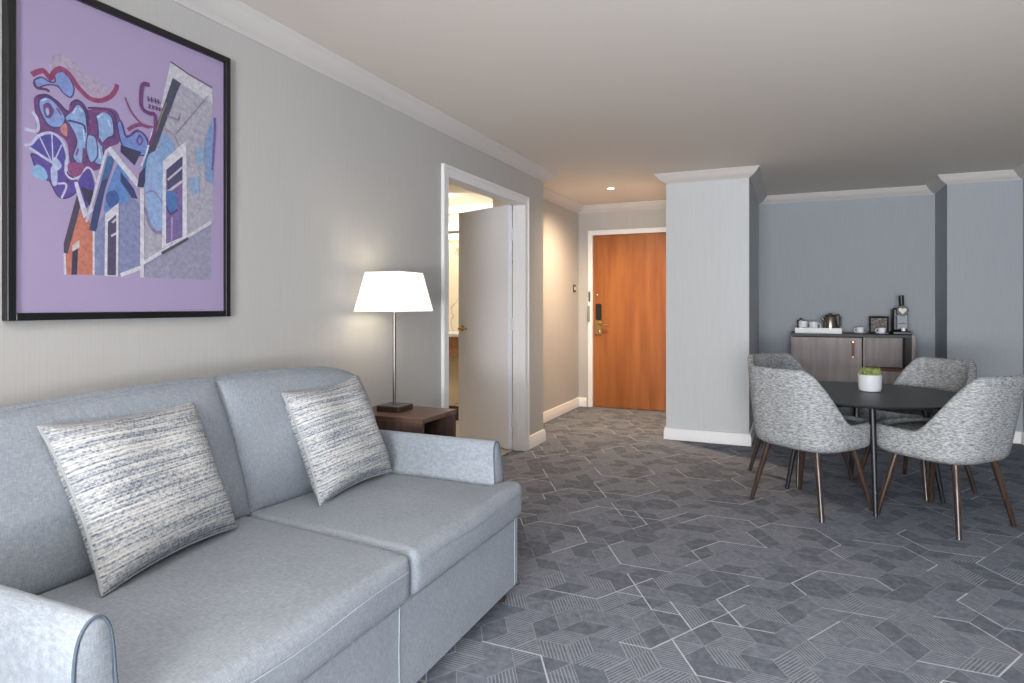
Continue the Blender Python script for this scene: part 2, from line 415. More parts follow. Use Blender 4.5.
# bathroom door
mb = MB(); architrave(mb, 3.582, 4.858, 2.036, .072, lambda a, b, c, d, z0, z1: (-2.05+c, -2.05+d, a, b, z0, z1))
mb.box(-2.15, -2.05, 3.57, 3.582, 0, 2.048).box(-2.15, -2.05, 4.858, 4.87, 0, 2.048).box(-2.15, -2.05, 3.582, 4.858, 2.036, 2.05)
mb.box(-2.13, -2.10, 4.85, 4.858, 0, 2.036)
struct(mb.build('trim_3', M_white, fix=False))
hx, hy = -2.165, 4.845; fx, fy = -2.785, 5.112
d2 = Vector((fx-hx, fy-hy)); Ld = d2.length; d2.normalize(); n2 = Vector((d2.y, -d2.x))
leaf = bpy.data.objects.new('door_2', None); 
def leafpts(mb):
    mb.v = [(hx+d2.x*u-n2.x*t, hy+d2.y*u-n2.y*t, z) for u, t, z in mb.v]; return mb
leaf = struct(leafpts(MB().box(0, Ld, -.02, .022, .008, 2.045, 0, .002)).build('door_2', M_doorwhite))
# lever handle on the side facing the living room
sg = -1 if (Vector((0, 0))-Vector((hx, hy))).dot(n2) > 0 else 1
mb = MB().lathe([(.026, 0), (.026, .008), (.012, .012), (.011, .045)], n=20)
mb.v = [(Ld-.06+x, sg*(.021+z) if sg > 0 else -.02-z, 1.0+y) for x, y, z in mb.v]
o_ = sg*.066 if sg > 0 else -.065
mb.tube([(Ld-.06, o_, 1.0), (Ld-.09, o_, 1.0), (Ld-.17, o_, .996)], [.011, .010, .008])
leafpts(mb).build('door_handle', M_brass, leaf, 40)
for z in (.25, 1.05, 1.8):
    MB().tube([(-2.152, 4.852, z-.05), (-2.152, 4.852, z+.05)], .008).build('hinge', M_white, leaf, 40)

# bathroom beyond
wall('wall_bathroom_end', M_marble, (-4.3, -2.47, 6.2, 6.3, 0, 2.36))
wall('wall_bathroom_far', M_marble, (-4.3, -4.2, 2.9, 6.2, 0, 2.36))
wall('wall_bathroom_near', M_marble, (-4.3, -2.15, 2.8, 2.9, 0, 2.36))
wall('wall_bathroom_side', M_marble, (-2.49, -2.47, 5.31, 6.2, 0, 2.36), (-2.49, -2.16, 5.18, 5.199, 0, 2.36))
wall('ceiling_bathroom', M_ceil, (-4.3, -2.15, 2.8, 5.18, 2.3, 2.36), (-4.3, -2.475, 5.18, 6.3, 2.3, 2.36)).name = 'ceiling.001'
wall('floor_bathroom', M_tile, (-4.3, -2.15, 2.8, 5.18, -.02, .001), (-4.3, -2.475, 5.18, 6.3, -.02, .001)).name = 'floor.001'
struct(MB().box(-4.2, -2.49, 6.13, 6.2, 2.22, 2.3).build('trim_4', M_white))
v = thing('bathroom_vanity', 'oak fronted bathroom vanity with pale counter seen through the white doorway', 'vanity', (-3.2, 5.95, 0))
bx('counter', M_china, v, -3.9, -2.6, 5.68, 6.199, .885, .92, .003)
bx('drawer_front', M_oak, v, -3.88, -2.62, 5.72, 6.199, .69, .884, .003)
bx('plinth', M_walnut, v, -3.88, -2.62, 5.86, 6.199, .0, .16, .003)
bx('lower_panel', M_marble, v, -3.88, -2.62, 5.8, 6.199, .161, .689, .003)
ml = thing('mirror_light', 'glowing twin bar light high on the bathroom wall above vanity', 'wall light', (-3.2, 6.2, 1.95))
bx('mount', M_chrome, ml, -3.6, -2.8, 6.17, 6.2, 1.97, 2.03, .004)
for z in (1.93, 2.035): bx('light_bar', M_mirrorlight, ml, -3.7, -2.65, 6.12, 6.17, z, z+.06, .01)
for k, (x, y, lab) in enumerate(((-3.05, 5.80, 'clear tumbler at the front left of the bathroom vanity counter'), (-2.97, 5.88, 'clear tumbler on the vanity counter closest to the open door edge'), (-3.0, 6.02, 'clear tumbler at the back of the bathroom vanity counter'))):
    q = MB().lathe([(.028, 0), (.034, .10), (.031, .10), (.026, .006)], (x, y, .92), 20).build('tumbler', M_clear, None, 40); tag(q, lab, 'glass', 'tumblers on the vanity')

# recessed ceiling lamp in the passage
dl = thing('ceiling_downlight', 'small round lit downlight in the ceiling before the entrance door', 'downlight', (-1.69, 6.25, H))
MB().lathe([(.047, 0), (.045, -.006), (.034, -.007), (.033, 0)], (-1.69, 6.25, H), 28).build('bezel', M_white, dl, 40)
MB().lathe([(.0325, -.001), (.028, -.005), (.005, -.006)], (-1.69, 6.25, H), 24).build('lens', M_bulb, dl, 40)

# ---------------------------------------------------------------- framed picture
pic = thing('framed_picture', 'large black framed purple print of graffiti lettering over street houses', 'picture', (-2.05, 1.445, 1.165))
y0, y1, z0, z1 = 1.06, 1.834, 1.165, 2.176; fw = .022
mb = MB()
mb.box(-2.05, -2.02, y0, y0+fw, z0, z1, 0, .0015).box(-2.05, -2.02, y1-fw, y1, z0, z1, 0, .0015).box(-2.05, -2.02, y0+fw, y1-fw, z0, z0+fw, 0, .0015).box(-2.05, -2.02, y0+fw, y1-fw, z1-fw, z1, 0, .0015)
mb.build('frame', M_frame, pic, fix=False)
ART=[
(0,'B5A6BC',1,[(1.177,1.924),(1.184,1.953),(1.209,1.973),(1.245,1.969),(1.272,1.937),(1.327,1.93),(1.358,1.901),(1.344,1.871),(1.299,1.87),(1.261,1.898),(1.224,1.932),(1.189,1.912)]),
(0,'B4B2BF',0,[(1.62,2.017),(1.759,1.978),(1.763,1.531),(1.473,1.35),(1.469,1.602),(1.503,1.711)]),
(0,'9C9DB4',0,[(1.473,1.353),(1.754,1.526),(1.754,1.305),(1.473,1.305)]),
(0,'8590B6',0,[(1.307,1.305),(1.31,1.442),(1.346,1.513),(1.396,1.589),(1.441,1.57),(1.469,1.551),(1.469,1.336),(1.396,1.306)]),
(0,'C97B5C',0,[(1.223,1.303),(1.224,1.374),(1.27,1.514),(1.311,1.45),(1.309,1.305)]),
(0,'463E4E',0,[(1.218,1.396),(1.257,1.55),(1.273,1.535),(1.23,1.367),(1.219,1.367)]),
(0,'2E3044',0,[(1.244,1.376),(1.261,1.386),(1.258,1.304),(1.241,1.303)]),
(0,'D9CFCB',0,[(1.244,1.393),(1.265,1.413),(1.265,1.389),(1.244,1.375)]),
(0.006,'DEDAE2',0,[(1.221,1.368),(1.223,1.303)]),
(0.006,'DEDAE2',0,[(1.309,1.447),(1.309,1.305)]),
(0,'6E3F78',1,[(1.136,1.817),(1.169,1.837),(1.204,1.823),(1.232,1.806),(1.245,1.84),(1.266,1.848),(1.29,1.825),(1.327,1.843),(1.378,1.849),(1.396,1.819),(1.396,1.75),(1.355,1.717),(1.344,1.67),(1.321,1.641),(1.245,1.626),(1.23,1.7),(1.209,1.722),(1.179,1.72),(1.145,1.712),(1.14,1.762)]),
(0,'5B4A9E',1,[(1.134,1.634),(1.224,1.653),(1.23,1.613),(1.258,1.595),(1.253,1.558),(1.224,1.536),(1.202,1.539),(1.184,1.57),(1.176,1.586),(1.16,1.622)]),
(0.004,'3A2C62',1,[(1.134,1.634),(1.224,1.653),(1.23,1.613),(1.258,1.595),(1.253,1.558),(1.224,1.536),(1.202,1.539),(1.184,1.57),(1.176,1.586),(1.16,1.622),(1.134,1.634)]),
(0,'5B4A9E',1,[(1.127,1.648),(1.145,1.65),(1.219,1.621),(1.224,1.581),(1.155,1.589)]),
(0.004,'3A2C62',1,[(1.127,1.648),(1.145,1.65),(1.219,1.621),(1.224,1.581),(1.155,1.589),(1.127,1.648)]),
(0,'7E9AD6',1,[(1.135,1.867),(1.155,1.883),(1.179,1.877),(1.194,1.883),(1.193,1.903),(1.214,1.92),(1.237,1.904),(1.249,1.878),(1.24,1.849),(1.219,1.854),(1.199,1.871),(1.169,1.864),(1.145,1.85)]),
(0.004,'3A2C62',1,[(1.135,1.867),(1.155,1.883),(1.179,1.877),(1.194,1.883),(1.193,1.903),(1.214,1.92),(1.237,1.904),(1.249,1.878),(1.24,1.849),(1.219,1.854),(1.199,1.871),(1.169,1.864),(1.145,1.85),(1.135,1.867)]),
(0.015,'963A66',1,[(1.129,1.882),(1.16,1.904),(1.18,1.888),(1.19,1.908),(1.21,1.927),(1.235,1.917),(1.261,1.887),(1.293,1.864),(1.327,1.864),(1.361,1.886),(1.381,1.916),(1.385,1.935)]),
(0.008,'5A2A5C',1,[(1.135,1.863),(1.143,1.848),(1.169,1.851),(1.177,1.846)]),
(0,'86A3DA',1,[(1.15,1.816),(1.169,1.829),(1.194,1.819),(1.217,1.793),(1.222,1.773),(1.207,1.748),(1.179,1.745),(1.16,1.765),(1.149,1.793)]),
(0.004,'3A2C62',1,[(1.15,1.816),(1.169,1.829),(1.194,1.819),(1.217,1.793),(1.222,1.773),(1.207,1.748),(1.179,1.745),(1.16,1.765),(1.149,1.793),(1.15,1.816)]),
(0,'6E3F78',1,[(1.161,1.804),(1.177,1.813),(1.19,1.794),(1.182,1.771),(1.169,1.767),(1.162,1.784)]),
(0,'A9BCE4',1,[(1.167,1.793),(1.174,1.797),(1.177,1.781),(1.17,1.775)]),
(0,'8FB0DE',1,[(1.24,1.805),(1.258,1.833),(1.28,1.819),(1.288,1.774),(1.292,1.703),(1.273,1.65),(1.245,1.666),(1.257,1.717),(1.24,1.756),(1.222,1.781)]),
(0.004,'3A2C62',1,[(1.24,1.805),(1.258,1.833),(1.28,1.819),(1.288,1.774),(1.292,1.703),(1.273,1.65),(1.245,1.666),(1.257,1.717),(1.24,1.756),(1.222,1.781),(1.24,1.805)]),
(0,'8FB0DE',1,[(1.315,1.812),(1.338,1.832),(1.367,1.823),(1.374,1.768),(1.355,1.752),(1.338,1.725),(1.342,1.669),(1.315,1.661),(1.296,1.704),(1.322,1.744),(1.321,1.788)]),
(0.004,'3A2C62',1,[(1.315,1.812),(1.338,1.832),(1.367,1.823),(1.374,1.768),(1.355,1.752),(1.338,1.725),(1.342,1.669),(1.315,1.661),(1.296,1.704),(1.322,1.744),(1.321,1.788),(1.315,1.812)]),
(0,'8FB0DE',1,[(1.29,1.747),(1.315,1.742),(1.321,1.687),(1.299,1.66),(1.285,1.702)]),
(0.004,'3A2C62',1,[(1.29,1.747),(1.315,1.742),(1.321,1.687),(1.299,1.66),(1.285,1.702),(1.29,1.747)]),
(0.006,'3C2A66',1,[(1.143,1.822),(1.169,1.835),(1.202,1.822),(1.232,1.8),(1.241,1.832),(1.266,1.844),(1.287,1.821),(1.292,1.775)]),
(0.006,'3C2A66',1,[(1.29,1.83),(1.327,1.84),(1.367,1.839),(1.381,1.816),(1.374,1.756)]),
(0.006,'3C2A66',1,[(1.23,1.775),(1.256,1.776),(1.278,1.772),(1.283,1.751)]),
(0,'D08A82',1,[(1.209,1.749),(1.225,1.764),(1.228,1.727),(1.212,1.733)]),
(0.012,'6E3F78',1,[(1.281,1.701),(1.278,1.656)]),
(0.012,'6E3F78',1,[(1.338,1.722),(1.321,1.743)]),
(0.005,'C6D8F2',0,[(1.245,1.801),(1.255,1.82)]),
(0.005,'C6D8F2',0,[(1.264,1.823),(1.273,1.814)]),
(0.005,'C6D8F2',0,[(1.321,1.808),(1.338,1.824)]),
(0.005,'C6D8F2',0,[(1.155,1.813),(1.169,1.823)]),
(0.005,'C6D8F2',0,[(1.277,1.76),(1.28,1.723)]),
(0.005,'C6D8F2',0,[(1.327,1.711),(1.329,1.678)]),
(0.005,'C6D8F2',0,[(1.355,1.809),(1.362,1.788)]),
(0.006,'9A3F7A',0,[(1.197,1.804),(1.212,1.786)]),
(0.006,'9A3F7A',0,[(1.301,1.822),(1.355,1.837)]),
(0.006,'9A3F7A',0,[(1.296,1.793),(1.305,1.756)]),
(0.006,'9A3F7A',0,[(1.237,1.826),(1.236,1.799)]),
(0.006,'9A3F7A',0,[(1.261,1.696),(1.255,1.673)]),
(0,'4B459E',1,[(1.122,1.669),(1.145,1.705),(1.179,1.723),(1.209,1.706),(1.223,1.666),(1.219,1.617),(1.184,1.634),(1.145,1.655)]),
(0.008,'C9CBEA',1,[(1.109,1.672),(1.127,1.679),(1.15,1.71),(1.184,1.725),(1.212,1.709),(1.227,1.667),(1.225,1.619)]),
(0.004,'C9CBEA',0,[(1.184,1.637),(1.15,1.705)]),
(0.004,'C9CBEA',0,[(1.187,1.637),(1.184,1.721)]),
(0.004,'C9CBEA',0,[(1.189,1.638),(1.212,1.696)]),
(0.009,'C9CBEA',1,[(1.131,1.775),(1.144,1.753),(1.143,1.721),(1.11,1.719)]),
(0.008,'C9CBEA',0,[(1.122,1.668),(1.16,1.648),(1.209,1.627)]),
(0,'B9CBEC',1,[(1.184,1.637),(1.194,1.655),(1.212,1.632),(1.194,1.613)]),
(0,'8FBCE6',1,[(1.126,1.599),(1.144,1.622),(1.165,1.612),(1.171,1.585),(1.147,1.579)]),
(0,'B9C6E8',1,[(1.181,1.621),(1.198,1.619),(1.198,1.573),(1.184,1.573)]),
(0.006,'D6D2EC',1,[(1.224,1.653),(1.224,1.612),(1.244,1.598),(1.27,1.615),(1.287,1.642),(1.305,1.633),(1.317,1.599)]),
(0.006,'D6D2EC',1,[(1.2,1.576),(1.222,1.58),(1.224,1.566),(1.211,1.534)]),
(0,'4F429A',1,[(1.258,1.583),(1.29,1.639),(1.308,1.604),(1.308,1.573),(1.284,1.513)]),
(0,'8E4A7E',1,[(1.23,1.642),(1.276,1.652),(1.27,1.618),(1.241,1.606)]),
(0,'2A2A40',0,[(1.27,1.579),(1.308,1.573),(1.299,1.518),(1.279,1.545)]),
(0.011,'D9DAEE',0,[(1.253,1.591),(1.284,1.486),(1.305,1.516)]),
(0,'5C8CCB',1,[(1.36,1.607),(1.396,1.688),(1.419,1.655),(1.425,1.567),(1.38,1.535),(1.342,1.511),(1.348,1.562)]),
(0,'2E5A9A',1,[(1.348,1.568),(1.38,1.585),(1.392,1.553),(1.36,1.526)]),
(0,'6E8FD0',1,[(1.384,1.805),(1.396,1.819),(1.417,1.772),(1.457,1.803),(1.492,1.772),(1.479,1.721),(1.408,1.729)]),
(0.004,'3A2C62',1,[(1.384,1.805),(1.396,1.819),(1.417,1.772),(1.457,1.803),(1.492,1.772),(1.479,1.721),(1.408,1.729),(1.384,1.805)]),
(0.006,'5B2F7C',1,[(1.39,1.821),(1.402,1.809),(1.417,1.769),(1.457,1.8),(1.489,1.784),(1.499,1.75)]),
(0.006,'6E3F90',1,[(1.463,1.787),(1.473,1.771),(1.463,1.754),(1.454,1.766),(1.463,1.787)]),
(0,'23294A',0,[(1.396,1.738),(1.469,1.731),(1.445,1.68),(1.396,1.715)]),
(0,'25406B',0,[(1.293,1.446),(1.308,1.516),(1.342,1.64),(1.353,1.692),(1.38,1.698),(1.345,1.586),(1.315,1.444)]),
(0,'2F6C9E',0,[(1.332,1.608),(1.353,1.692),(1.38,1.698),(1.354,1.621)]),
(0,'1F3A6E',0,[(1.396,1.651),(1.442,1.602),(1.456,1.569),(1.435,1.569),(1.396,1.619)]),
(0.02,'D9DCE8',0,[(1.355,1.719),(1.462,1.614)]),
(0.008,'D9DCE8',0,[(1.285,1.471),(1.301,1.526),(1.349,1.711)]),
(0,'35414F',0,[(1.489,1.723),(1.549,1.903),(1.568,1.996),(1.587,2.021),(1.623,2.013),(1.605,1.976),(1.583,1.913),(1.532,1.782),(1.515,1.729)]),
(0,'3A7BB0',0,[(1.47,1.665),(1.49,1.73),(1.515,1.735),(1.505,1.672)]),
(0,'1E2F55',0,[(1.454,1.61),(1.462,1.657),(1.508,1.712),(1.497,1.67),(1.476,1.611)]),
(0.004,'9A8A52',0,[(1.522,1.804),(1.542,1.871),(1.564,1.926)]),
(0.006,'D9DCE8',0,[(1.525,1.866),(1.489,1.736),(1.469,1.683)]),
(0,'93B2DC',1,[(1.487,1.694),(1.508,1.738),(1.555,1.728),(1.552,1.499),(1.544,1.466),(1.508,1.481),(1.492,1.518),(1.483,1.602)]),
(0.012,'8C86AA',1,[(1.483,1.544),(1.497,1.493),(1.519,1.466),(1.548,1.465)]),
(0.006,'8C86AA',1,[(1.483,1.592),(1.515,1.604),(1.552,1.566)]),
(0,'86A8D4',1,[(1.539,1.796),(1.563,1.814),(1.598,1.772),(1.552,1.706),(1.529,1.72)]),
(0.006,'9A90B0',1,[(1.556,1.831),(1.59,1.821),(1.612,1.788)]),
(0,'D4D3DB',0,[(1.541,1.904),(1.58,2.075),(1.757,2.037),(1.759,1.976),(1.623,2.013),(1.589,2.023),(1.549,1.903)]),
(0.006,'5A5464',0,[(1.58,2.077),(1.656,2.056),(1.757,2.039)]),
(0.003,'8D8A98',0,[(1.74,2.004),(1.598,1.822)]),
(0.006,'8D8A98',0,[(1.566,1.88),(1.612,1.877),(1.618,1.904)]),
(0,'DDDCE6',0,[(1.55,1.717),(1.643,1.809),(1.649,1.466),(1.546,1.407)]),
(0,'77659C',0,[(1.562,1.688),(1.628,1.751),(1.628,1.457),(1.562,1.426)]),
(0,'3D4668',0,[(1.564,1.688),(1.628,1.751),(1.628,1.664),(1.568,1.611)]),
(0.007,'CFC9D6',0,[(1.568,1.653),(1.628,1.711)]),
(0.009,'CFC9D6',0,[(1.568,1.611),(1.628,1.66)]),
(0,'3F76B8',1,[(1.563,1.609),(1.585,1.616),(1.607,1.595),(1.601,1.546),(1.579,1.537),(1.563,1.565)]),
(0.006,'3C2A66',1,[(1.563,1.561),(1.579,1.535),(1.607,1.553)]),
(0.006,'A89CC8',0,[(1.585,1.524),(1.584,1.428)]),
(0,'DDDCE6',0,[(1.344,1.503),(1.389,1.546),(1.387,1.303),(1.342,1.304)]),
(0,'4A4660',0,[(1.353,1.479),(1.381,1.507),(1.38,1.307),(1.351,1.307)]),
(0.007,'CFC9D6',0,[(1.367,1.478),(1.381,1.492)]),
(0.007,'CFC9D6',0,[(1.364,1.434),(1.381,1.445)]),
(0.014,'DEDCE6',0,[(1.471,1.607),(1.471,1.304)]),
(0.014,'DEDCE6',0,[(1.396,1.308),(1.466,1.337)]),
(0.012,'DEDCE6',0,[(1.476,1.354),(1.752,1.524)]),
(0.01,'4A4850',0,[(1.544,1.391),(1.652,1.455)]),
(0,'7FA0CC',0,[(1.726,1.841),(1.756,1.915),(1.772,1.919),(1.77,1.865),(1.76,1.674),(1.728,1.682)]),
(0.01,'6C5EA4',1,[(1.768,1.928),(1.768,1.871),(1.757,1.725)]),
(0,'8FB4D6',0,[(1.656,1.676),(1.696,1.691),(1.698,1.616),(1.662,1.632)]),
(0,'8FB4D6',0,[(1.686,1.792),(1.72,1.806),(1.716,1.739),(1.686,1.726)]),
(0.014,'6B3070',1,[(1.499,1.969),(1.473,1.96),(1.467,1.91),(1.473,1.879),(1.496,1.87),(1.52,1.868),(1.517,1.809),(1.499,1.759)]),
(0.006,'8A4076',1,[(1.411,1.899),(1.432,1.858),(1.47,1.827),(1.515,1.827)]),
(0.012,'8A4076',1,[(1.42,1.794),(1.457,1.821),(1.496,1.822)]),
(0.004,'5A2866',0,[(1.492,1.928),(1.494,1.909)]),
(0.003,'5A2866',0,[(1.492,1.919),(1.502,1.918)]),
(0.004,'5A2866',0,[(1.496,1.902),(1.5,1.886)]),
(0.003,'5A2866',0,[(1.494,1.888),(1.503,1.9)]),
(0.004,'5A2866',0,[(1.505,1.929),(1.507,1.91)]),
(0.003,'5A2866',0,[(1.505,1.919),(1.515,1.918)]),
(0.004,'5A2866',0,[(1.509,1.902),(1.513,1.887)]),
(0.003,'5A2866',0,[(1.507,1.888),(1.517,1.9)]),
(0.004,'5A2866',0,[(1.519,1.929),(1.521,1.911)]),
(0.003,'5A2866',0,[(1.519,1.919),(1.529,1.918)]),
(0.004,'5A2866',0,[(1.522,1.902),(1.527,1.888)]),
(0.003,'5A2866',0,[(1.521,1.889),(1.53,1.9)]),
(0.004,'5A2866',0,[(1.53,1.929),(1.532,1.911)]),
(0.003,'5A2866',0,[(1.53,1.919),(1.54,1.918)]),
(0.004,'5A2866',0,[(1.533,1.901),(1.538,1.888)]),
(0.003,'5A2866',0,[(1.532,1.889),(1.541,1.899)])]
cols = []
def pm(h):
    if h not in cols: cols.append(h)
    return cols.index(h)+1
mb = MB(); mb.box(-2.049, -2.035, y0+fw*.9, y1-fw*.9, z0+fw*.9, z1-fw*.9, 0)
def mb_poly(pts, mi, x):
    k = len(mb.v); mb.v += [(x, a, b) for a, b in pts]; mb.face(list(range(k, k+len(pts))), mi)
X = -2.03499
for wd, h, sm, pts in ART:
    X += .00003; mi = pm(h)
    if wd == 0:
        P = catmull(pts, 4) if sm else pts
        mb_poly(P, mi, X)
    else:
        P = [Vector(q) for q in (catmull(pts, 4, False) if sm and len(pts) > 2 else pts)]
        P = [q for i, q in enumerate(P) if i == 0 or (q-P[i-1]).length > 1e-5]; Lf = []; Rt = []
        for i, q in enumerate(P):
            d = (P[min(i+1, len(P)-1)]-P[max(i-1, 0)]).normalized(); n = Vector((-d.y, d.x))*wd/2
            if 0 < i < len(P)-1: n /= max(.6, abs((P[i+1]-P[i]).normalized().dot(d)))
            Lf.append(q+n); Rt.append(q-n)
        for i in range(len(P)-1): mb_poly([Rt[i], Rt[i+1], Lf[i+1], Lf[i]], mi, X)
def printm(name, h):
    m = mat(name, h, .4, spec=.4); bl = lin(h); bo = lin('A092B4')
    n = noise(m, coords(m, (60, 60, 60)), 1, 4, .7); r = ramp(m, n, [(.3, 'D0D0D0'), (.7, 'FFFFFF')])
    c = nd(m, 'ShaderNodeRGB'); c.outputs[0].default_value = tuple(x*.86+y*.14 for x, y in zip(bl, bo)); base(m, mixc(m, 1.0, c.outputs[0], r, 'MULTIPLY')); return m
mb.build('print', [mat('purple_board', 'A092B4', .45)]+[printm('print_ink', h) for h in cols], pic, fix=False)

# ---------------------------------------------------------------- soft furnishing shapes
def softbox(mb, x0, x1, y0, y1, z0, z1, r, puff, n=(14, 16, 6), puffs=(0, 0, 0, 0)):
    """rounded cushion block; puff = rise of the top crown, puffs = bulge of -x,+x,-y,+y sides"""
    cx, cy, cz = (x0+x1)/2, (y0+y1)/2, (z0+z1)/2; hx, hy, hz = (x1-x0)/2, (y1-y0)/2, (z1-z0)/2
    nx, ny, nz = n; cache = {}
    def f(u, v, w):
        p = Vector((u*hx, v*hy, w*hz)); q = Vector((max(-hx+r, min(hx-r, p.x)), max(-hy+r, min(hy-r, p.y)), max(-hz+r, min(hz-r, p.z))))
        d = p-q
        if d.length > 1e-9: p = q+d.normalized()*r
        p.z += puff*(1-u*u)*(1-v*v)*(.5+.5*w)
        if u > 0: p.x += puffs[1]*(1-v*v)*(1-w*w)*u*u
        else: p.x -= puffs[0]*(1-v*v)*(1-w*w)*u*u
        if v > 0: p.y += puffs[3]*(1-u*u)*(1-w*w)*v*v
        else: p.y -= puffs[2]*(1-u*u)*(1-w*w)*v*v
        return (cx+p.x, cy+p.y, cz+p.z)
    def warp(i, k):  # cluster samples near edges
        t = 2*i/k-1; return math.sin(t*PI/2)*.7+t*.3
    def V(i, j, k):
        if (i, j, k) not in cache: cache[i, j, k] = len(mb.v); mb.v.append(f(warp(i, nx), warp(j, ny), warp(k, nz)))
        return cache[i, j, k]
    for i in range(nx):
        for j in range(ny):
            for k in (0, nz): mb.face([V(i, j, k), V(i+1, j, k), V(i+1, j+1, k), V(i, j+1, k)])
    for i in range(nx):
        for k in range(nz):
            for j in (0, ny): mb.face([V(i, j, k), V(i+1, j, k), V(i+1, j, k+1), V(i, j, k+1)])
    for j in range(ny):
        for k in range(nz):
            for i in (0, nx): mb.face([V(i, j, k), V(i, j+1, k), V(i, j+1, k+1), V(i, j, k+1)])
    return f

# ---------------------------------------------------------------- sofa
SY0, SY1, SF = .675, 2.435, -1.055
sofa = thing('sofa', 'two seater blue grey fabric sofa with flared arms along the left wall', 'sofa', (-1.55, 1.555, 0))
MB().box(-2.0, SF, SY0+.002, SY1+.002, .05, .333, 0, .008).build('base', M_sofa, sofa)
mb = MB()
for i in range(24): pass
MB().box(-2.03, -1.90, SY0+.03, SY1-.03, .05, .80, 0, .02).build('back_frame', M_sofa, sofa)
for y in (SY0+.07, SY1-.07):
    for x in (-1.10, -1.93): MB().lathe([(.017, 0), (.026, .052)], (x, y, 0), 18).build('foot', M_leg, sofa, 40)
MB().tube([(SF+.0008, SY1-.035, .055), (SF+.0008, SY1-.035, .33)], .0014, 8).build('seam', M_seam, sofa, 60)
# vertical seam of the base
MB().tube([(SF+.001, 1.565, .06), (SF+.002, 1.56, .2), (SF+.001, 1.565, .33)], .0014, 8).build('seam', M_seam, sofa, 60)
def arm(side):
    yo = SY0 if side < 0 else SY1; s_ = 1 if side < 0 else -1     # s_ points inward
    prof = [(.004, .055), (.000, .2), (-.001, .4), (-.003, .52), (-.002, .585), (.004, .625), (.016, .650), (.034, .662), (.052, .655), (.064, .632), (.071, .59), (.078, .53), (.088, .47), (.100, .40), (.108, .33), (.11, .2), (.11, .055)]
    P = catmull([(yo+s_*a, b) for a, b in prof], 3, False)
    mb = MB(); n = len(P); cyy = sum(p[0] for p in P)/n; R = []
    rake = lambda z: (0 if side < 0 else -.018*sstep(.40, .66, z)); XF = .026 if side < 0 else .010; dz = .013 if side < 0 else -.018
    def ring(x, inset):
        out = []
        for (a, b) in P:
            c = Vector((cyy, min(b, .55)))
            d = Vector((a, b))-c; L_ = d.length; d = d*(max(0, L_-inset)/L_) if L_ > 1e-6 else d
            zz = (c+d).y if b > .56 else b; out.append((x+(rake(zz)+XF if x > -1.2 else 0), (c+d).x, zz+dz*sstep(.45, .64, zz)))
        return out
    for x, ins in ((-1.99, 0), (-1.98, 0), (-1.6, 0), (-1.3, 0), (-1.145, 0), (-1.135, .001), (-1.128, .006), (-1.126, .012)): R.append(ring(x, ins))
    mb.rings(R, True, True)
    o = mb.build('arm', M_sofa, sofa, 45)
    loop = [Vector(p) for p in ring(-1.128, .003)]
    MB().tube(loop, .0030, 8).build('piping', M_pipe, o, 60)
arm(-1); arm(1)
# seat cushions (T shaped fronts run past the arm fronts)
for k, (a, b) in enumerate(((SY0+.004, 1.600), (1.604, SY1+.004))):
    mb = MB(); softbox(mb, -1.78, -1.03, a, b, .336, .478, .030, .016, (40, 28, 10), (0, .012, 0, 0))
    out = []
    for x, y, z in mb.v:                                # behind the arm front the cushion narrows to fit between the arms
        wgt = 1-sstep(-1.128, -1.100, x)
        if k == 0: y2 = b-(b-y)*(b-a-.112)/(b-a)
        else: y2 = a+(y-a)*(b-a-.112)/(b-a)
        y += (y2-y)*wgt; t = max(0, min(1, (y-a)/(b-a)))
        y += .068*(-1.03-x)/.72*(t if k == 0 else 1-t)
        out.append((x, y, z))
    mb.v = out
    o = mb.build('seat_cushion', M_sofa, sofa, 70)
    lo = [(-1.026+.010*(1-(2*t/20-1)**2), a+.03+(b-a-.06)*t/20, .436+.004*math.sin(t*.5)) for t in range(21)]
    MB().tube(lo, .0015, 6).build('seam', M_seam if k == 0 else M_sofa, o, 60)
